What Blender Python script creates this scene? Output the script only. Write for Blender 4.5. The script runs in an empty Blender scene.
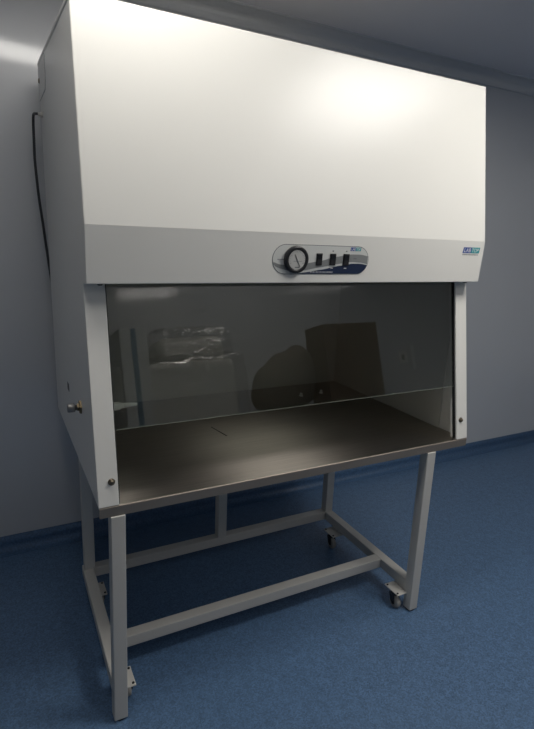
import bpy, bmesh, math, random
from mathutils import Vector, Matrix

scene = bpy.context.scene
col = scene.collection
random.seed(7)

# ------------------------------------------------------------------ camera
F_PX, CAM = 526.0, Vector((-0.2372, -1.456, 1.5871))
cd = bpy.data.cameras.new('camera')
cam = bpy.data.objects.new('camera', cd)
col.objects.link(cam)
r_ = Vector((0.888, -0.459, 0.039)); u_ = Vector((0.075, 0.229, 0.97))
YAW, PIT, ROL = -0.4866, -0.2402, 0.0405
fw = Vector((-math.sin(YAW) * math.cos(PIT), math.cos(YAW) * math.cos(PIT), math.sin(PIT)))
rt = Vector((math.cos(YAW), math.sin(YAW), 0)); up = rt.cross(fw)
r_ = math.cos(ROL) * rt + math.sin(ROL) * up
u_ = -math.sin(ROL) * rt + math.cos(ROL) * up
M = Matrix((r_, u_, -fw)).transposed().to_4x4()
M.translation = CAM
cam.matrix_world = M
cd.sensor_fit = 'VERTICAL'; cd.sensor_height = 24.0
cd.lens = F_PX / 729.0 * 24.0
cd.clip_start = 0.02
scene.camera = cam

# ------------------------------------------------------------------ world, exposure
w = bpy.data.worlds.new('world'); scene.world = w; w.use_nodes = True
w.node_tree.nodes['Background'].inputs[0].default_value = (0.5, 0.6, 0.75, 1)
w.node_tree.nodes['Background'].inputs[1].default_value = 0.05
scene.view_settings.view_transform = 'Standard'
scene.view_settings.look = 'None'
scene.view_settings.gamma = 1.0
scene.view_settings.use_curve_mapping = False
scene.view_settings.exposure = -0.12

# ceiling panel lights, the last two added unseen as fill: (x, y, size x, size y, turn, strength, label)
PANELS = [
    (0.06, -0.14, 0.82, 0.36, -0.20, 3.2, 'white LED ceiling panel in front of the left end of the cabinet'),
    (1.62, -0.75, 0.75, 0.55, -0.10, 4.9, 'white LED ceiling panel in front of the right half of the cabinet'),
    (2.00, -2.10, 1.20, 0.50, -0.05, 1.3, 'added unseen LED ceiling panel, fill for the opposite wall and bench'),  # added fill lamp: brightens the opposite wall mirrored in the glass
    (4.30, -0.90, 1.00, 0.50, -0.10, 1.4, 'added unseen LED ceiling panel far right, fill for the right wall and floor'),  # added fill lamp: lifts the right wall, ceiling and floor
]
CEIL, YB, YF, XL, XR = 2.645, 1.19, -3.0, -1.9, 5.4

# ------------------------------------------------------------------ materials
def pmat(name, colr, rough=0.5, metal=0.0, spec=0.5, coat=0.0, bump=None, noise=None, aniso=0.0):
    m = bpy.data.materials.new(name); m.use_nodes = True
    nt = m.node_tree; b = nt.nodes['Principled BSDF']
    b.inputs['Base Color'].default_value = (*colr, 1)
    b.inputs['Roughness'].default_value = rough
    b.inputs['Metallic'].default_value = metal
    b.inputs['Specular IOR Level'].default_value = spec
    b.inputs['Coat Weight'].default_value = coat; b.inputs['Coat Roughness'].default_value = 0.09
    b.inputs['Anisotropic'].default_value = aniso
    if aniso:                                    # brushed along x: the highlight spreads across the brushing
        cx_ = nt.nodes.new('ShaderNodeCombineXYZ'); cx_.inputs[1].default_value = 1.0
        nt.links.new(cx_.outputs[0], b.inputs['Tangent'])
    tc = nt.nodes.new('ShaderNodeTexCoord')
    if noise:                                    # (scale, amount, mapping scale)
        sc, am, ms = noise
        mp = nt.nodes.new('ShaderNodeMapping'); mp.inputs['Scale'].default_value = ms
        nt.links.new(tc.outputs['Object'], mp.inputs['Vector'])
        n = nt.nodes.new('ShaderNodeTexNoise'); n.inputs['Scale'].default_value = sc; n.inputs['Detail'].default_value = 3
        nt.links.new(mp.outputs[0], n.inputs['Vector'])
        rp = nt.nodes.new('ShaderNodeValToRGB')
        rp.color_ramp.elements[0].position = 0.3; rp.color_ramp.elements[1].position = 0.7
        rp.color_ramp.elements[0].color = (*[c * (1 - am) for c in colr], 1)
        rp.color_ramp.elements[1].color = (*[min(1, c * (1 + am)) for c in colr], 1)
        nt.links.new(n.outputs['Fac'], rp.inputs['Fac'])
        nt.links.new(rp.outputs['Color'], b.inputs['Base Color'])
    if bump:                                     # (scale, strength, distance)
        n2 = nt.nodes.new('ShaderNodeTexNoise'); n2.inputs['Scale'].default_value = bump[0]
        nt.links.new(tc.outputs['Object'], n2.inputs['Vector'])
        bp = nt.nodes.new('ShaderNodeBump'); bp.inputs['Strength'].default_value = bump[1]; bp.inputs['Distance'].default_value = bump[2]
        nt.links.new(n2.outputs['Fac'], bp.inputs['Height'])
        nt.links.new(bp.outputs['Normal'], b.inputs['Normal'])
    return m

def emat(name, colr, s):
    m = bpy.data.materials.new(name); m.use_nodes = True
    b = m.node_tree.nodes['Principled BSDF']
    b.inputs['Base Color'].default_value = (0.8, 0.8, 0.8, 1)
    b.inputs['Emission Color'].default_value = (*colr, 1)
    b.inputs['Emission Strength'].default_value = s
    return m

def glassmat(name, tint, ior=1.5, rough=0.0, bump=None, mix=None):
    m = bpy.data.materials.new(name); m.use_nodes = True
    nt = m.node_tree; nt.nodes.remove(nt.nodes['Principled BSDF'])
    out = nt.nodes['Material Output']
    tr = nt.nodes.new('ShaderNodeBsdfTransparent'); tr.inputs[0].default_value = (*tint, 1)
    gl = nt.nodes.new('ShaderNodeBsdfGlossy'); gl.inputs['Roughness'].default_value = rough
    fr = nt.nodes.new('ShaderNodeFresnel'); fr.inputs['IOR'].default_value = ior
    mx = nt.nodes.new('ShaderNodeMixShader')
    ge = nt.nodes.new('ShaderNodeNewGeometry')            # only the outer face of the thin sheet reflects, for both
    inv = nt.nodes.new('ShaderNodeMath'); inv.operation = 'SUBTRACT'; inv.inputs[0].default_value = 1.0
    nt.links.new(ge.outputs['Backfacing'], inv.inputs[1])
    m1 = nt.nodes.new('ShaderNodeMath'); m1.operation = 'MULTIPLY'; nt.links.new(fr.outputs[0], m1.inputs[0]); nt.links.new(inv.outputs[0], m1.inputs[1])
    m2 = nt.nodes.new('ShaderNodeMath'); m2.operation = 'MULTIPLY'; m2.use_clamp = True; m2.inputs[1].default_value = 1.85
    nt.links.new(m1.outputs[0], m2.inputs[0])
    nt.links.new(m2.outputs[0], mx.inputs[0]); nt.links.new(tr.outputs[0], mx.inputs[1]); nt.links.new(gl.outputs[0], mx.inputs[2])
    if bump:
        tc = nt.nodes.new('ShaderNodeTexCoord')
        n2 = nt.nodes.new('ShaderNodeTexNoise'); n2.inputs['Scale'].default_value = bump[0]; n2.inputs['Detail'].default_value = 4
        nt.links.new(tc.outputs['Object'], n2.inputs['Vector'])
        bp = nt.nodes.new('ShaderNodeBump'); bp.inputs['Strength'].default_value = bump[1]; bp.inputs['Distance'].default_value = bump[2]
        nt.links.new(n2.outputs['Fac'], bp.inputs['Height'])
        nt.links.new(bp.outputs['Normal'], gl.inputs['Normal']); nt.links.new(bp.outputs['Normal'], fr.inputs['Normal'])
    nt.links.new(mx.outputs[0], out.inputs['Surface'])
    return m

WALL = pmat('satin_wall', (0.53, 0.55, 0.58), 0.36, spec=1.0, coat=1.0, noise=(1.2, 0.03, (1, 1, 1)))
CEILM = pmat('ceiling_paint', (0.76, 0.76, 0.80), 0.5)
FLOOR = pmat('blue_vinyl', (0.080, 0.148, 0.260), 0.42, noise=(30, 0.10, (1, 1, 1)))
_nt = FLOOR.node_tree                            # flecks in the vinyl
_b = _nt.nodes['Principled BSDF']; _src = _b.inputs['Base Color'].links[0].from_socket
_tc = _nt.nodes.new('ShaderNodeTexCoord'); _vo = _nt.nodes.new('ShaderNodeTexVoronoi'); _vo.inputs['Scale'].default_value = 210
_nt.links.new(_tc.outputs['Object'], _vo.inputs['Vector'])
_sp = _nt.nodes.new('ShaderNodeSeparateColor'); _nt.links.new(_vo.outputs['Color'], _sp.inputs[0])
_mr = _nt.nodes.new('ShaderNodeMapRange'); _mr.inputs['To Min'].default_value = 0.74; _mr.inputs['To Max'].default_value = 1.26
_nt.links.new(_sp.outputs[0], _mr.inputs['Value'])
_mx = _nt.nodes.new('ShaderNodeVectorMath'); _mx.operation = 'SCALE'
_nt.links.new(_src, _mx.inputs[0]); _nt.links.new(_mr.outputs[0], _mx.inputs['Scale']); _nt.links.new(_mx.outputs[0], _b.inputs['Base Color'])
SKIRT = pmat('blue_vinyl_skirt', (0.055, 0.115, 0.22), 0.4, noise=(110, 0.25, (1, 1, 1)))
WHITE = pmat('white_powder_coat', (0.78, 0.77, 0.73), 0.32, bump=(500, 0.06, 0.0004))
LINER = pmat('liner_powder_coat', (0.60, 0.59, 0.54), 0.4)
FRAME = pmat('grey_white_powder_coat', (0.56, 0.545, 0.51), 0.4, bump=(500, 0.05, 0.0004))
STEEL = pmat('brushed_steel', (0.42, 0.385, 0.34), 0.31, metal=1.0, aniso=1.0, noise=(6, 0.10, (1, 40, 1)))
LIP = pmat('polished_steel_lip', (0.30, 0.26, 0.22), 0.42, metal=0.55)
CHROME = pmat('chrome', (0.7, 0.68, 0.64), 0.18, metal=1.0)
BRASS = pmat('brass', (0.24, 0.19, 0.12), 0.5, metal=1.0)
DULL = pmat('dull_nickel', (0.36, 0.35, 0.34), 0.5, metal=0.8)
BLACK = pmat('black_plastic', (0.012, 0.013, 0.016), 0.4)
RUBBER = pmat('black_rubber', (0.015, 0.015, 0.015), 0.75)
GREYR = pmat('grey_wheel', (0.30, 0.29, 0.27), 0.55)
CORD = pmat('dark_cable', (0.02, 0.024, 0.03), 0.5)
PLATE = pmat('silver_label', (0.62, 0.63, 0.61), 0.35)
GREYB = pmat('grey_band', (0.23, 0.24, 0.24), 0.4)
NAVY = pmat('navy_print', (0.014, 0.026, 0.065), 0.35)
BLUE = pmat('blue_print', (0.02, 0.06, 0.28), 0.35)
TEAL = pmat('teal_print', (0.02, 0.30, 0.33), 0.35)
PRINTW = pmat('white_print', (0.8, 0.8, 0.8), 0.4)
PRINTG = pmat('grey_print', (0.16, 0.17, 0.18), 0.5)
DIALW = pmat('dial_face', (0.48, 0.48, 0.46), 0.4)
NOZ = pmat('white_nozzle', (0.9, 0.9, 0.87), 0.4)
GLASS = glassmat('sash_glass', (0.76, 0.78, 0.755), 1.82)
GEDGE = pmat('polished_glass_edge', (0.34, 0.36, 0.33), 0.15, spec=0.8)
FILM = glassmat('clear_film', (0.93, 0.93, 0.93), 1.75, 0.05)
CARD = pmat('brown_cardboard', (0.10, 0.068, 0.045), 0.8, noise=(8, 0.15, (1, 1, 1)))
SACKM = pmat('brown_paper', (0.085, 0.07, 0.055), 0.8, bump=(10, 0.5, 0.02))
GREYM = pmat('machine_grey', (0.55, 0.55, 0.52), 0.5)
TAPE = pmat('pale_tape', (0.50, 0.52, 0.52), 0.4)
TAPEB = pmat('blue_tape_stripe', (0.10, 0.19, 0.27), 0.4)
SCREWM = pmat('dark_screw', (0.20, 0.17, 0.13), 0.35, metal=1.0)

# ------------------------------------------------------------------ mesh helpers
class MB:
    def __init__(s): s.bm = bmesh.new()
    def _bevel(s, verts, bev, seg=2, skip=None):
        if bev > 0:
            es = [e for e in {e for v in verts for e in v.link_edges} if not (skip and skip(e))]
            bmesh.ops.bevel(s.bm, geom=es, offset=bev, segments=seg, affect='EDGES', profile=0.5, clamp_overlap=True)
    def box(s, x0, x1, y0, y1, z0, z1, bev=0.0, mtx=None, seg=2):
        g = bmesh.ops.create_cube(s.bm, size=1.0)['verts']
        for v in g:
            v.co = Vector(((x0 + x1) / 2 + v.co.x * (x1 - x0), (y0 + y1) / 2 + v.co.y * (y1 - y0), (z0 + z1) / 2 + v.co.z * (z1 - z0)))
            if mtx: v.co = mtx @ v.co
        s._bevel(g, bev, seg)
        return s
    def prism(s, poly, a, b, fn, bev=0.0, seg=2, smooth=False, skip=None):
        """poly: 2D points; fn(p, t) -> 3D; extruded from t=a to t=b"""
        va = [s.bm.verts.new(fn(p, a)) for p in poly]; vb = [s.bm.verts.new(fn(p, b)) for p in poly]
        fs = [s.bm.faces.new(va), s.bm.faces.new(vb[::-1])]
        n = len(poly)
        for i in range(n):
            f = s.bm.faces.new((va[i], vb[i], vb[(i + 1) % n], va[(i + 1) % n])); f.smooth = smooth
        s._bevel(va + vb, bev, seg, skip)
        return s
    def xprism(s, yz, x0, x1, bev=0.0, **k):
        return s.prism(yz, x0, x1, lambda p, t: Vector((t, p[0], p[1])), bev, **k)
    def lathe(s, prof, org, axis, n=24, smooth=True):
        """prof: (r, h) pairs along the axis"""
        ax = Vector(axis).normalized(); e1 = ax.orthogonal().normalized(); e2 = ax.cross(e1); o = Vector(org)
        rings = []
        for r, h in prof:
            if r < 1e-6: rings.append([s.bm.verts.new(o + ax * h)])
            else: rings.append([s.bm.verts.new(o + ax * h + r * (math.cos(2 * math.pi * i / n) * e1 + math.sin(2 * math.pi * i / n) * e2)) for i in range(n)])
        for A, B in zip(rings, rings[1:]):
            for i in range(n):
                j = (i + 1) % n
                if len(A) == 1 and len(B) == 1: break
                if len(A) == 1: f = s.bm.faces.new((A[0], B[i], B[j]))
                elif len(B) == 1: f = s.bm.faces.new((A[i], B[0], A[j]))
                else: f = s.bm.faces.new((A[i], B[i], B[j], A[j]))
                f.smooth = smooth
        return s
    def cyl(s, p0, p1, r, n=20, cham=0.0):
        p0, p1 = Vector(p0), Vector(p1); L = (p1 - p0).length
        pr = [(0, 0), (r - cham, 0), (r, cham), (r, L - cham), (r - cham, L), (0, L)] if cham else [(0, 0), (r, 0), (r, L), (0, L)]
        return s.lathe(pr, p0, p1 - p0, n, smooth=False if n < 9 else True)
    def tube(s, pts, r, n=10):
        pts = [Vector(p) for p in pts]; rings = []
        prev = None
        for i, p in enumerate(pts):
            t = (pts[min(i + 1, len(pts) - 1)] - pts[max(i - 1, 0)]).normalized()
            if prev is None: e1 = t.orthogonal().normalized()
            else: e1 = (prev - t * prev.dot(t)).normalized()
            prev = e1; e2 = t.cross(e1)
            rings.append([s.bm.verts.new(p + r * (math.cos(2 * math.pi * k / n) * e1 + math.sin(2 * math.pi * k / n) * e2)) for k in range(n)])
        for A, B in zip(rings, rings[1:]):
            for k in range(n):
                f = s.bm.faces.new((A[k], B[k], B[(k + 1) % n], A[(k + 1) % n])); f.smooth = True
        s.bm.faces.new(rings[0][::-1]); s.bm.faces.new(rings[-1])
        return s
    def build(s, name, mat, parent=None, org=None, kind=None):
        bmesh.ops.recalc_face_normals(s.bm, faces=s.bm.faces)
        base = Vector((0, 0, 0))
        if parent is not None: base = wloc(parent)
        o_loc = Vector(org) if org is not None else base
        for v in s.bm.verts: v.co -= o_loc
        me = bpy.data.meshes.new(name); s.bm.to_mesh(me); s.bm.free()
        me.materials.append(mat)
        o = bpy.data.objects.new(name, me); col.objects.link(o)
        o.location = o_loc - base
        if parent is not None: o.parent = parent
        if kind: o['kind'] = kind
        return o

def wloc(o):
    p = Vector(o.location)
    while o.parent: o = o.parent; p += Vector(o.location)
    return p

def thing(name, label, cat, loc, group=None):
    o = bpy.data.objects.new(name, None); col.objects.link(o); o.location = loc
    o.empty_display_size = 0.1
    o['label'] = label; o['category'] = cat
    if group: o['group'] = group
    return o

def tag(o, label, cat, group=None):
    o['label'] = label; o['category'] = cat
    if group: o['group'] = group
    return o

def smooth_path(pts, k=6):
    P = [Vector(p) for p in pts]; out = []
    for i in range(len(P) - 1):
        a, b, c, d = P[max(i - 1, 0)], P[i], P[i + 1], P[min(i + 2, len(P) - 1)]
        for j in range(k):
            t = j / k
            out.append(0.5 * ((2 * b) + (c - a) * t + (2 * a - 5 * b + 4 * c - d) * t * t + (3 * b - a - 3 * c + d) * t ** 3))
    out.append(P[-1]); return out

# ------------------------------------------------------------------ the room
T_ = 0.1
MB().box(XL - T_, XR + T_, YF - T_, YB + T_, -0.1, 0).build('floor', FLOOR, kind='structure')
MB().box(XL - T_, XR + T_, YF - T_, YB + T_, CEIL, CEIL + 0.1).build('ceiling', CEILM, kind='structure')
MB().box(XL - T_, XR + T_, YB, YB + T_, 0, CEIL).build('wall_back', WALL, kind='structure')
MB().box(XL - T_, XR + T_, YF - T_, YF, 0, CEIL).build('wall_front', WALL, kind='structure')
MB().box(XL - T_, XL, YF, YB, 0, CEIL).build('wall_left', WALL, kind='structure')
MB().box(XR, XR + T_, YF, YB, 0, CEIL).build('wall_right', WALL, kind='structure')

def skirt_profile(h=0.087, t=0.004, r=0.045):
    p = [(0, 0), (0, h), (t, h)]
    for i in range(9):
        a = math.pi / 2 * i / 8
        p.append((t + r - r * math.cos(a), r - r * math.sin(a)))
    p[-1] = (t + r, 0.0006); p.append((t + r, 0))
    return p
SP = skirt_profile()
MB().prism(SP, XL, XR, lambda p, t: Vector((t, YB - p[0], p[1])), smooth=True).build('baseboard_back', SKIRT, kind='structure')
MB().prism(SP, XL, XR, lambda p, t: Vector((t, YF + p[0], p[1])), smooth=True).build('baseboard_front', SKIRT, kind='structure')
MB().prism(SP, YF, YB, lambda p, t: Vector((XL + p[0], t, p[1])), smooth=True).build('baseboard_left', SKIRT, kind='structure')
MB().prism(SP, YF, YB, lambda p, t: Vector((XR - p[0], t, p[1])), smooth=True).build('baseboard_right', SKIRT, kind='structure')
cp = [(0, 0), (0, -0.075)]
for i in range(9):
    a = math.pi / 2 * i / 8
    cp.append((0.006 + 0.064 - 0.064 * math.cos(a), -0.07 + 0.064 * math.sin(a)))
cp.append((0.075, 0))
MB().prism(cp, XL, XR, lambda p, t: Vector((t, YB - p[0], CEIL + p[1]))).build('trim_1', WALL, kind='structure')

for i, (x, y, sx, sy, rz, st, lab) in enumerate(PANELS):
    t = thing('ceiling_light', lab, 'light', (x, y, CEIL), 'ceiling panel lights')
    t.rotation_euler = (0, 0, rz)
    m = MB(); a, b, q = sx / 2, sy / 2, 0.02
    z0, z1 = CEIL - 0.016, CEIL - 0.001
    m.box(x - a - q, x + a + q, y - b - q, y - b, z0, z1, .002); m.box(x - a - q, x + a + q, y + b, y + b + q, z0, z1, .002)
    m.box(x - a - q, x - a, y - b, y + b, z0, z1, .002); m.box(x + a, x + a + q, y - b, y + b, z0, z1, .002)
    m.build('frame', WHITE, t)
    MB().box(x - a, x + a, y - b, y + b, CEIL - 0.012, CEIL - 0.001).build('diffuser', emat('led_panel', (1.0, 0.965, 0.91), st * 4), t)

# ------------------------------------------------------------------ the cabinet
W = 1.5
Bz = 0.7876
Bp, Hp, Cp, Tp, Rp, Kp = (0.0, Bz), (0.0515, 1.4386), (0.042, 1.5978), (0.1362, 2.1751), (1.035, 2.2189), (1.026, 0.7815)
TILT = math.atan2(0.1032, 1.3878 - 0.7876)
def post_y(z): return (z - Bz) * math.tan(TILT)

cab = thing('biosafety_cabinet', 'big white steel biosafety cabinet with slanted glass front, gauge and steel worktop', 'lab cabinet', (0.75, 0.5, 0.754))

def slab(pa, pb, t, sign=1):
    """a sheet between two (y,z) points, thickness t towards the inside"""
    a, b = Vector(pa), Vector(pb); d = (b - a).normalized(); n = Vector((d.y, -d.x)) * sign
    return [tuple(a), tuple(b), tuple(b + n * t), tuple(a + n * t)]

def at_crease(e): return all(abs(v.co.z - Cp[1]) < 0.01 for v in e.verts)
# side panels
zt = 1.4386
side = [(0.003, Bz + 0.0), (post_y(zt) + 0.002, zt), (Hp[0] + 0.012, zt), (Cp[0] + 0.012, Cp[1]), (Tp[0] + 0.012, Tp[1] - 0.012), (Rp[0] - 0.003, Rp[1] - 0.012), (Kp[0] - 0.003, Kp[1])]
MB().xprism(side, -0.006, 0.014, 0.002).build('side_panel', WHITE, cab)
MB().xprism(side, W - 0.014, W + 0.006, 0.002).build('side_panel', WHITE, cab)
# front panel with its control fascia, roof, back, underside of the hood
MB().xprism(slab(Cp, Tp, 0.02, 1), -0.008, W + 0.008, 0.004, seg=3, skip=at_crease).build('front_panel', WHITE, cab)
MB().xprism(slab(Hp, (Cp[0], Cp[1] - 0.0001), 0.02, 1), -0.008, W + 0.008, 0.003, seg=3, skip=at_crease).build('control_fascia', WHITE, cab)
MB().xprism([(Tp[0] + 0.016, Tp[1] - 0.001), (Rp[0], Rp[1]), (Rp[0], Rp[1] - 0.015), (Tp[0] + 0.016, Tp[1] - 0.015)], -0.008, W + 0.008, 0.002).build('roof_panel', WHITE, cab)
MB().box(0.014, W - 0.014, 1.008, 1.024, Bz - 0.005, 2.20).build('rear_panel', WHITE, cab)
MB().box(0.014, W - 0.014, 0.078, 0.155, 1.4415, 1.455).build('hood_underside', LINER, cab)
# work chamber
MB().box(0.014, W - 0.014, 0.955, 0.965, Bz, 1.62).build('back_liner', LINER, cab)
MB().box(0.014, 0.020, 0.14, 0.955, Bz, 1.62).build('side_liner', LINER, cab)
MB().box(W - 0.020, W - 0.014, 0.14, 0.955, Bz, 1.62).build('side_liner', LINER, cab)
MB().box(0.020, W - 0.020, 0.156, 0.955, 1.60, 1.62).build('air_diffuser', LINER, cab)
# posts either side of the glass
for x0, x1, xi in ((0.0, 0.054, 0.054), (W - 0.054, W, W - 0.054)):
    q = [(post_y(Bz), Bz + 0.0005), (post_y(zt), zt), (post_y(zt) + 0.035, zt), (post_y(Bz) + 0.035, Bz + 0.0005)]
    xx0, xx1 = (x0 - 0.0005 - 0.006, x1) if x0 == 0 else (x0, x1 + 0.0065)
    p = MB().xprism(q, xx0, xx1, 0.002).build('front_post', WHITE, cab)
    s = [(post_y(Bz) + 0.007, Bz + 0.001), (post_y(zt) + 0.007, zt), (post_y(zt) + 0.020, zt), (post_y(Bz) + 0.020, Bz + 0.001)]
    d = 1 if x0 == 0 else -1
    a, b = sorted((xi, xi + d * 0.0035))
    MB().xprism(s, a, b).build('post_shade_strip', RUBBER, p)  # black strip stands in for the shade on the post's inner face
    xs, zs = (0.0353, 0.861) if x0 == 0 else (1.4692, 0.868)
    nrm = Vector((0, -math.cos(TILT), math.sin(TILT)))
    o = Vector((xs, post_y(zs), zs))
    MB().lathe([(0.0105, -0.001), (0.0105, 0.002), (0.006, 0.0025), (0.0065, 0.003), (0.0065, 0.008), (0.0035, 0.011), (0, 0.011)], o, nrm, 20).build('screw', SCREWM, p)
    bz = 1.4365
    MB().box(xs - 0.007, xs + 0.007, 0.078, 0.092, 1.432, 1.4410, 0.003).build('rubber_bumper', RUBBER, p)
# sliding glass sash
def sash_pt(x, z, d=0.012): return Vector((x, post_y(z) + d, z))
zb = 1.0075
q = [(post_y(zb) + 0.012, zb), (post_y(zt + .02) + 0.012, zt + .02), (post_y(zt + .02) + 0.017, zt + .02), (post_y(zb) + 0.017, zb)]
sash = MB().xprism(q, 0.0575, W - 0.0575).build('glass_sash', GLASS, cab)
MB().xprism([(post_y(zb) + 0.0118, zb - 0.0006), (post_y(zb) + 0.0118, zb - 0.0001), (post_y(zb) + 0.0172, zb - 0.0001), (post_y(zb) + 0.0172, zb - 0.0006)], 0.058, W - 0.058).build('sash_edge', GEDGE, sash)
# stainless worktop with turned-down front lip
wt = MB()
wt.xprism([(0.004, Bz), (0.954, Bz), (0.954, Bz - 0.004), (0.004, Bz - 0.004)], -0.0045, W + 0.0045)
worktop = wt.build('worktop', STEEL, cab)
lp = [(0.0, 0.754), (-0.0005, Bz - 0.0045)] + [(0.004 - 0.0045 * math.cos(k * math.pi / 12), Bz - 0.0045 + 0.0045 * math.sin(k * math.pi / 12)) for k in range(1, 7)] + [(0.004, Bz - 0.004), (0.006, Bz - 0.006), (0.006, 0.754)]
MB().xprism(lp, -0.0045, W + 0.0045).build('front_lip', LIP, worktop)
MB().box(0.012, W - 0.012, 0.0085, 1.02, 0.7545, Bz - 0.0045, 0.002).build('base_pan', FRAME, cab)
for x, y in ((1.144, 0.765), (1.274, 0.775)):
    MB().lathe([(0.0, 0.0), (0.011, 0.0), (0.011, 0.003), (0.006, 0.004), (0.006, 0.010), (0.0085, 0.012), (0.006, 0.017), (0, 0.018)], (x, y, Bz), (0, 0, 1), 18).build('glint_stud', NOZ, worktop)  # white colour stands in for the sparkle on small chrome studs

m = MB()
m.prism([(0.546, 0.513), (0.550, 0.514), (0.573, 0.394), (0.567, 0.392)], Bz, Bz + 0.0004, lambda p, t: Vector((p[0], p[1], t)))
m.build('scratch', RUBBER, worktop)
# ---- control plate on the fascia
FO = Vector((0, Cp[0], Cp[1])); FD = Vector((0, Hp[0] - Cp[0], Hp[1] - Cp[1])).normalized(); FN = Vector((1, 0, 0)).cross(FD).normalized()
if FN.y > 0: FN = -FN
def F(u, s, d=0.0): return FO + Vector((u, 0, 0)) + FD * s + FN * d
def fprism(m, poly, d0, d1): return m.prism(poly, d0, d1, lambda p, t: F(p[0], p[1], t))
def pill(u0, u1, s0, s1, n=12):
    r = (s1 - s0) / 2; sc = (s0 + s1) / 2; P = []
    for i in range(n + 1):
        a = math.pi / 2 + math.pi * i / n; P.append((u0 + r + r * math.cos(a), sc + r * math.sin(a)))
    for i in range(n + 1):
        a = -math.pi / 2 + math.pi * i / n; P.append((u1 - r + r * math.cos(a), sc + r * math.sin(a)))
    return P
U0, U1, S0, S1 = 0.5625, 0.940, 0.0365, 0.1285
plate = fprism(MB(), pill(U0 - .002, U1 + .002, S0 - .002, S1 + .002), 0.0002, 0.0008).build('control_panel', PRINTG, cab)
fprism(MB(), pill(U0, U1, S0, S1), 0.0008, 0.0014).build('label_plate', PLATE, plate)
def interp(T, x):
    for (a, b), (c, d) in zip(T, T[1:]):
        if x <= c: t = (x - a) / (c - a); t = t * t * (3 - 2 * t) * 0.4 + t * 0.6; return b + (d - b) * t
    return T[-1][1]
def pill_edge(u):
    r = (S1 - S0) / 2; sc = (S0 + S1) / 2
    if u < U0 + r: h = math.sqrt(max(0, r * r - (U0 + r - u) ** 2))
    elif u > U1 - r: h = math.sqrt(max(0, r * r - (u - U1 + r) ** 2))
    else: h = r
    return sc - h + 0.0006, sc + h - 0.0006
def band(ut, lt, ua, ub, d, mat, name, n=48):
    m = MB(); prev = None
    for i in range(n + 1):
        u = ua + (ub - ua) * i / n; t, b = pill_edge(u)
        a0 = min(max(interp(ut, u), t), b); b0 = b if lt is None else min(max(interp(lt, u), t), b)
        if b0 - a0 < 1e-4: b0 = a0 + 1e-4
        cur = [m.bm.verts.new(F(u, a0, d)), m.bm.verts.new(F(u, b0, d)), m.bm.verts.new(F(u, a0, d - .0003)), m.bm.verts.new(F(u, b0, d - .0003))]
        if prev:
            for A, B_ in ((0, 1), (1, 3), (3, 2), (2, 0)): m.bm.faces.new((prev[A], prev[B_], cur[B_], cur[A]))
        else: m.bm.faces.new((cur[0], cur[1], cur[3], cur[2]))
        prev = cur
    m.bm.faces.new((prev[0], prev[2], prev[3], prev[1]))
    return m.build(name, mat, plate)
GU = [(0.5625, .091), (0.5909, 0.0993), (0.6281, 0.1021), (0.6767, 0.0962), (0.7419, 0.0861), (0.8004, 0.072), (0.8653, 0.0621), (0.9035, 0.062), (0.94, 0.067)]
GL = [(0.5625, .102), (0.592, 0.1121), (0.6299, 0.1205), (0.6789, 0.1179), (0.7442, 0.1069), (0.8035, 0.0963), (0.8689, 0.0878), (0.9075, 0.0893), (0.94, 0.0945)]
NU = [(0.655, .1275), (0.6796, 0.1248), (0.7452, 0.1152), (0.8246, 0.1005), (0.8738, 0.0932), (0.908, 0.0931), (0.94, 0.0975)]
band(GU, GL, U0 + .003, U1 - .003, 0.0018, GREYB, 'grey_wave')
band(NU, None, 0.655, U1 - .003, 0.0018, NAVY, 'navy_wave')
# gauge
gz = F(0.6455, 0.0824, 0.0)
g = MB().lathe([(0.0, 0.002), (0.0435, 0.002), (0.0445, 0.006), (0.0435, 0.0125), (0.040, 0.0145), (0.034, 0.0145), (0.0315, 0.013), (0.031, 0.012), (0.0, 0.012)], gz, FN, 48, smooth=False).build('pressure_gauge', BLACK, plate)
MB().lathe([(0.0, 0.0122), (0.0308, 0.0122), (0.0308, 0.0132), (0.0, 0.0132)], gz, FN, 40, smooth=False).build('dial_face', DIALW, g)
tk = MB()
def G(a, r, d): return gz + FN * d + Vector((1, 0, 0)) * (r * math.sin(a)) - FD * (r * math.cos(a))
for i in range(21):
    a = math.radians(-115 + 230 * i / 20); r0 = 0.0225 if i % 5 == 0 else 0.0255
    wq = 0.0006
    e = Vector((math.cos(a), 0, 0)) * wq + FD * (math.sin(a) * wq)
    ps = [G(a, r0, .0134) - e, G(a, r0, .0134) + e, G(a, .029, .0134) + e, G(a, .029, .0134) - e]
    tk.bm.faces.new([tk.bm.verts.new(p) for p in ps])
tk.build('dial_marks', PRINTG, g)
nd = MB(); a = math.radians(-28); nd.tube([G(a + math.pi, .024, .0142), G(a, .02, .0142)], 0.0007, 6)
nd.build('needle', BLACK, g)
# small centre line and bottom scale of the dial
mk = MB(); fprism(mk, [(0.632, .0862), (0.664, .0862), (0.664, .0874), (0.632, .0874)], .0133, .0135)
fprism(mk, [(0.639, .1045), (0.657, .1045), (0.657, .1085), (0.639, .1085)], .0133, .0135)
mk.build('dial_print', PRINTG, g)
# leader mark left of the gauge
fprism(MB(), [(0.579, .0818), (0.606, .0818), (0.606, .0838), (0.579, .0838)], .0014, .0018).build('printed_mark', PRINTG, plate)
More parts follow.
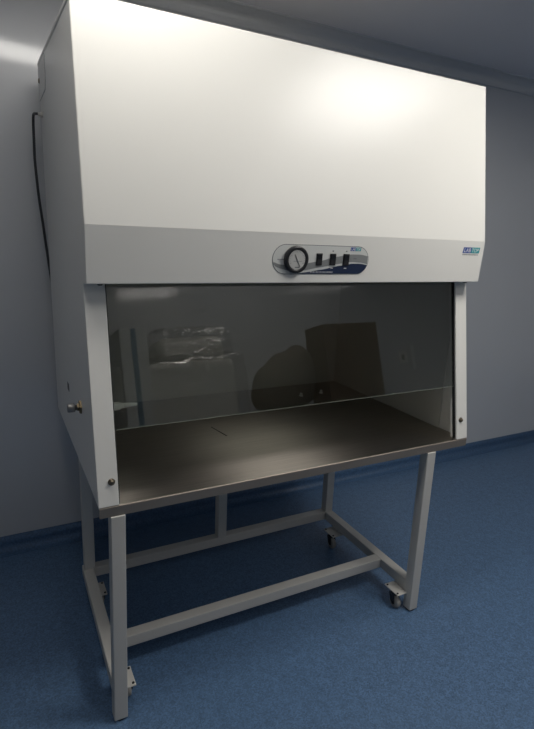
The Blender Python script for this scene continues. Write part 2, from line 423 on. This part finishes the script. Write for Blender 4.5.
# rocker switches
for u0, u1 in ((0.7255, 0.7475), (0.7795, 0.802), (0.8335, 0.857)):
    sw = fprism(MB(), [(u0, .061), (u1, .061), (u1, .0995), (u0, .0995)], .0014, .0045).build('rocker_switch', BLACK, plate)
    m = MB(); um = (u0 + u1) / 2
    pr = [(.064, .0045), (.064, .0085), (.081, .0055), (.0965, .0065), (.0965, .0045)]
    m.prism(pr, u0 + .003, u1 - .003, lambda p, t: F(t, p[0], p[1])).build('rocker', BLACK, sw)
for u, s in ((0.790, .0525), (0.845, .0525)):
    fprism(MB(), [(u - .003, s - .002), (u + .003, s - .002), (u + .003, s + .002), (u - .003, s + .002)], .0014, .0018).build('printed_mark', PRINTG, plate)
for u, s in ((0.790, .109), (0.845, .109)):
    fprism(MB(), [(u - .005, s - .0012), (u + .005, s - .0012), (u + .005, s + .0012), (u - .005, s + .0012)], .0014, .0020).build('printed_mark', PRINTW, plate)
fprism(MB(), [(0.876, .0745), (0.890, .0745), (0.890, .078), (0.876, .078)], .0016, .0021).build('printed_mark', PRINTG, plate)
dash = MB(); u = 0.705
while u < 0.795:
    l = random.uniform(.003, .006); fprism(dash, [(u, .1215), (u + l, .1215), (u + l, .1235), (u, .1235)], .0017, .0021); u += l + .0018
dash.build('fine_print', PRINTW, plate)

# ---- lettered badges
def text_mesh(m, body, size, u0, s_base, d, shear=0.15, width=None):
    cu = bpy.data.curves.new('tmp_text', 'FONT'); cu.body = body; cu.size = 1.0; cu.shear = shear
    ob = bpy.data.objects.new('tmp_text', cu); col.objects.link(ob)
    dg = bpy.context.evaluated_depsgraph_get(); me = ob.evaluated_get(dg).to_mesh()
    xs = [v.co.x for v in me.vertices]; ys = [v.co.y for v in me.vertices]
    x0, x1, y0, y1 = min(xs), max(xs), min(ys), max(ys)
    sx = (width / (x1 - x0)) if width else size; sy = size / (y1 - y0)
    vs = [m.bm.verts.new(F(u0 + (v.co.x - x0) * sx, s_base - (v.co.y - y0) * sy, d)) for v in me.vertices]
    for p in me.polygons:
        try: m.bm.faces.new([vs[i] for i in p.vertices])
        except ValueError: pass
    ob.evaluated_get(dg).to_mesh_clear()
    bpy.data.objects.remove(ob); bpy.data.curves.remove(cu)
    return m
def badge(u0, u1, s0, s1, parent, d):
    k = (u1 - u0) * 0.035; um = u0 + (u1 - u0) * 0.5; h = s1 - s0
    b = fprism(MB(), [(u0 + k, s0), (um + k / 2, s0), (um - k / 2, s1), (u0, s1)], d, d + .0006).build('logo_badge', BLUE, parent)
    fprism(MB(), [(um + k / 2 + .0004, s0), (u1, s0), (u1 - k, s1), (um - k / 2 + .0004, s1)], d, d + .0006).build('teal_field', TEAL, b)
    t = MB(); text_mesh(t, 'LAB', h * .66, u0 + (u1 - u0) * .07, s1 - h * .17, d + .0008, .15, (u1 - u0) * .39)
    text_mesh(t, 'TOP', h * .66, um + (u1 - u0) * .03, s1 - h * .17, d + .0008, .15, (u1 - u0) * .40)
    t.build('lettering', PRINTW, b)
    return b
bd = badge(1.3925, 1.4845, .0245, .0465, cab, .0002)
dash = MB(); u = 1.394
while u < 1.478:
    l = random.uniform(.004, .008); fprism(dash, [(u, .0505), (u + l, .0505), (u + l, .0545), (u, .0545)], .0002, .0006); u += l + .0025
dash.build('fine_print', GREYB, bd)
badge(0.860, 0.905, .0385, .0505, plate, .0016)

# ---- fittings on the left side
X0 = -0.006
tap = MB().lathe([(0, 0), (0.024, 0), (0.024, 0.005), (0.013, 0.007), (0.013, 0.012), (0.0, 0.012)], (X0, 0.272, 1.018), (-1, 0, 0), 6, smooth=False).build('gas_tap', BRASS, cab)
MB().lathe([(0.0, 0.011), (0.009, 0.011), (0.009, 0.018), (0.013, 0.019), (0.0145, 0.021), (0.0145, 0.039), (0.013, 0.042), (0, 0.042)], (X0, 0.272, 1.018), (-1, 0, 0), 20).build('tap_knob', DULL, tap)
MB().box(-0.0066, -0.0055, 0.562, 0.608, 0.986, 1.016, 0.0003).build('key_slot', BLACK, cab)
noz = MB().lathe([(0, 0), (0.016, 0), (0.016, 0.055), (0.0145, 0.10), (0.0095, 0.105), (0.0085, 0.12), (0.0065, 0.15), (0.0045, 0.16), (0, 0.16)], (0.021, 0.285, 1.003), (1, 0, 0), 20).build('gas_nozzle', NOZ, cab)
pp = [(0.79, 2.19), (0.79, 2.105), (0.812, 2.078), (1.02, 2.078), (1.02, 2.19)]
MB().prism([(0.786, 2.193), (0.786, 2.104), (0.810, 2.0745), (1.0235, 2.0745), (1.0235, 2.193)], -0.0068, -0.006, lambda p, t: Vector((t, p[0], p[1]))).build('plate_outline', GREYB, cab)  # dark border drawn round the access plate
vp = MB().prism(pp, -0.0085, -0.006, lambda p, t: Vector((t, p[0], p[1])), 0.0008).build('access_plate', WHITE, cab)
MB().lathe([(0, 0), (0.010, 0), (0.008, 0.004), (0, 0.005)], (-0.0085, 0.985, 2.142), (-1, 0, 0), 16).build('screw', SCREWM, vp)
gland = MB().lathe([(0, 0), (0.010, 0), (0.010, 0.006), (0.0075, 0.008), (0.0075, 0.017), (0, 0.017)], (X0, 0.955, 2.015), (-1, 0, 0), 16).build('cable_gland', FRAME, cab)
cable = smooth_path([(-0.012, 0.955, 2.015), (-0.027, 0.985, 2.021), (-0.033, 1.025, 2.024), (-0.034, 1.055, 2.000), (-0.035, 1.06, 1.94), (-0.0365, 1.06, 1.86), (-0.0335, 1.06, 1.78), (-0.029, 1.06, 1.70), (-0.020, 1.06, 1.60), (-0.012, 1.06, 1.50), (-0.003, 1.06, 1.40), (0.01, 1.06, 1.28)])
MB().tube(cable, 0.0055, 10).build('power_cord', CORD, cab)

# ------------------------------------------------------------------ the stand
stand = thing('wheeled_stand', 'pale grey square-tube steel stand on casters underneath the white cabinet', 'stand', (0.68, 0.36, 0))
LW, LX0, LX1, LY0, LY1, ZT = 0.044, 0.0265, 1.3325, -0.004, 0.676, 0.7535
RZ0, RZ1 = 0.092, 0.137
for x in (LX0, LX1 - LW):
    for y in (LY0, LY1):
        xx = x + (0.007 if y > 0.1 and x < 0.5 else 0.0)
        l = MB().box(xx, xx + LW, y, y + LW, 0.008 if y < 0.1 else RZ0, ZT, 0.003).build('leg', FRAME, stand)
        if y < 0.1 and x < 0.5:                  # this leg stands a little splayed
            for v in l.data.vertices: v.co.x -= 0.010 * (1 - v.co.z / ZT)
        fx = x - 0.010 if x < 0.5 else x
        if y < 0.1: MB().lathe([(0, 0), (0.018, 0), (0.019, 0.004), (0.014, 0.0075), (0, 0.0078)], (fx + LW / 2, y + LW / 2, 0.0), (0, 0, 1), 18).build('foot', RUBBER, l)
    sr = MB().box(x, x + LW, LY0 + LW, LY1 + (LW if x < 0.5 else 0), RZ0, RZ1, 0.003).build('side_rail', FRAME, stand)
    if x < 0.5:
        for v in sr.data.vertices: v.co.x -= 0.0085 * (1 - (v.co.y + 0.36 - LY0) / (LY1 - LY0))
MB().box(0.658, 0.703, LY1, LY1 + LW, RZ1, ZT, 0.003).build('middle_post', FRAME, stand)
MB().box(LX0 + LW, LX1 - LW, LY1, LY1 + LW, RZ0, RZ1, 0.003).build('rear_rail', FRAME, stand)
MB().box(LX0 + LW, LX1 - LW, 0.207, 0.252, RZ0, RZ1, 0.003).build('cross_rail', FRAME, stand)

def make_caster():
    o = Vector((0, 0, 0))
    f = MB()
    f.lathe([(0, 0.060), (0.016, 0.060), (0.017, 0.070), (0.013, 0.0795), (0, 0.0795)], (0, 0, 0), (0, 0, 1), 20)
    for s in (-1, 1):
        f.prism([(0.016, 0.066), (-0.016, 0.066), (-0.022, 0.024), (-0.010, 0.018), (0.004, 0.030)], s * 0.0135, s * 0.0155, lambda p, t: Vector((t, p[0], p[1])))
    f.cyl((-0.019, -0.012, 0.0275), (0.019, -0.012, 0.0275), 0.005, 12)
    fork = f.build('caster', BLACK, None, org=(0, 0, 0))
    wq = MB().lathe([(0.0, -0.011), (0.021, -0.011), (0.026, -0.009), (0.0275, -0.004), (0.0275, 0.004), (0.026, 0.009), (0.021, 0.011), (0, 0.011)], (0, -0.012, 0.0275), (1, 0, 0), 28).build('wheel', GREYR, fork, org=(0, 0, 0))
    pl = MB().box(-0.020, 0.042, -0.045, 0.045, 0.0797, 0.0840, 0.0015)
    plo = pl.build('mounting_plate', FRAME, fork, org=(0, 0, 0))
    for y in (-0.034, 0.034):
        MB().lathe([(0, 0.0845), (0.0045, 0.0845), (0.0045, 0.0872), (0, 0.0878)], (-0.012, y, 0), (0, 0, 1), 8).build('bolt', RUBBER, plo, org=(0, 0, 0))
    return fork
proto = make_caster()
spots = [(1.256, 0.066, 0.0, 1), (1.256, 0.565, 0.0, 1), (0.080, 0.083, 0.0, -1), (0.083, 0.595, 0.0, -1)]
def kids(o): return [c for c in col.objects if c.parent is o]
casters = [proto]
src_kids = [(k, kids(k)) for k in kids(proto)]
for _ in spots[1:]:
    c = proto.copy(); col.objects.link(c)
    for k, gk in src_kids:
        d = k.copy(); col.objects.link(d); d.parent = c
        for g_ in gk:
            e = g_.copy(); col.objects.link(e); e.parent = d
    casters.append(c)
for c, (x, y, rz, sd) in zip(casters, spots):
    c.parent = stand; c.location = Vector((x, y, 0)) - wloc(stand)
    c.rotation_euler = (0, 0, 0 if sd > 0 else math.pi)
    # the plate is fixed under the rail
    sx0, sx1 = (LX1 - LW + 0.002, LX1 - LW + 0.010) if sd > 0 else (LX0 + LW - 0.010, LX0 + LW - 0.002)
    MB().box(sx0, sx1, y - 0.04, y + 0.04, 0.0840, RZ0, 0.0005).build('caster_spacer', FRAME, stand)

# ------------------------------------------------------------------ across the room: seen mirrored in the glass
BZ = 0.90
bench = thing('steel_bench', 'long steel bench against the opposite wall, mirrored in the cabinet glass', 'bench', (1.65, -2.45, 0))
MB().box(0.30, 3.0, -2.80, -2.08, BZ - 0.04, BZ, 0.004).build('bench_top', STEEL, bench)
for x in (0.34, 2.92):
    for y in (-2.76, -2.16):
        MB().box(x, x + 0.04, y, y + 0.04, 0, BZ - 0.04, 0.003).build('leg', FRAME, bench)
wm = thing('wrapped_machine', 'grey machine wrapped in shiny clear film and tape, mirrored in the left of the glass', 'machine', (1.0, -2.4, BZ))
MB().box(0.50, 1.44, -2.64, -2.16, BZ + .002, 1.40, 0.05, seg=4).box(0.84, 1.40, -2.60, -2.22, 1.36, 1.60, 0.09, seg=5).build('body', GREYM, wm)
from mathutils import noise as mn
def film(x0, x1, y0, y1, z0, z1, rad, amp, k):
    fb = MB(); bm = fb.bm
    bmesh.ops.create_cube(bm, size=2.0)
    bmesh.ops.subdivide_edges(bm, edges=bm.edges[:], cuts=40, use_grid_fill=True)
    for v in bm.verts:
        p = v.co.copy(); q = Vector((x0 + (p.x + 1) / 2 * (x1 - x0), y0 + (p.y + 1) / 2 * (y1 - y0), z0 + (p.z + 1) / 2 * (z1 - z0)))
        inner = Vector((min(max(q.x, x0 + rad), x1 - rad), min(max(q.y, y0 + rad), y1 - rad), min(q.z, z1 - rad)))
        d = q - inner
        if d.length > 1e-6:
            n = d.normalized(); r = 1 - abs(mn.noise(Vector((q.x * k, q.y * k, q.z * k * 1.9)))) * 2
            r2 = mn.noise(q * k * 2.7)
            q = inner + n * (rad + amp * r + amp * .5 * r2)
        q.z = max(q.z, z0); v.co = q
    for f in bm.faces: f.smooth = True
    return fb
film(0.46, 1.52, -2.68, -2.12, BZ + .001, 1.44, 0.06, 0.011, 6.0).build('clear_film', FILM, wm)
film(0.80, 1.46, -2.64, -2.18, 1.45, 1.66, 0.10, 0.022, 8.0).build('clear_film', FILM, wm)
tb = MB().box(0.54, 0.74, -2.69, -2.10, BZ + .001, 1.66, 0.01).build('tape_band', TAPE, wm)
MB().box(0.615, 0.665, -2.691, -2.098, BZ + .001, 1.661, 0.01).build('tape_stripe', TAPEB, tb)
sk = MB()
g_ = bmesh.ops.create_icosphere(sk.bm, subdivisions=4, radius=1.0)['verts']
for v in g_:
    c = v.co.copy()
    e = 2.6
    rr = (abs(c.x) ** e + abs(c.y) ** e + abs(c.z) ** e) ** (1 / e); c /= rr
    h = (c.z + 1) / 2
    v.co = Vector((1.90 + c.x * 0.31 * (1 - .10 * h) + 0.05 * h, -2.30 + c.y * .19 * (1 - .25 * h), BZ + .002 + (0.53 + .11 * c.x) * h + 0.012 * math.sin(9 * c.x + 4 * c.z)))
for v in g_: v.co.z = max(v.co.z, BZ + .001)
for f in sk.bm.faces: f.smooth = True
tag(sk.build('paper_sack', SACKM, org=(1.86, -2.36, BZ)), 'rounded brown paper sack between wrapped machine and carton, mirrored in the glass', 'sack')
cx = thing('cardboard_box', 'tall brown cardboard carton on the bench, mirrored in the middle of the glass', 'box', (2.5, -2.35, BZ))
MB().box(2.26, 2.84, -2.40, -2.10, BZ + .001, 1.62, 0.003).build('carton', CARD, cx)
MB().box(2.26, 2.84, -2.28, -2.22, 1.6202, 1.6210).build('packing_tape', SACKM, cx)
so = thing('wall_socket', 'small white socket plate on the opposite wall, mirrored in the glass at right', 'socket', (3.90, YF, 1.33))
MB().box(3.83, 3.95, YF + .001, YF + .012, 1.26, 1.40, 0.003).build('face_plate', WHITE, so)
MB().box(3.87, 3.91, YF + .012, YF + .016, 1.30, 1.36, 0.002).build('switch', BLACK, so)
tag(MB().box(4.01, 4.05, YF + .001, YF + .03, 1.18, 1.46, 0.004).build('wall_conduit', PRINTW, org=(4.03, YF, 1.32)), 'short white vertical conduit beside the socket, mirrored in the glass at right', 'conduit')
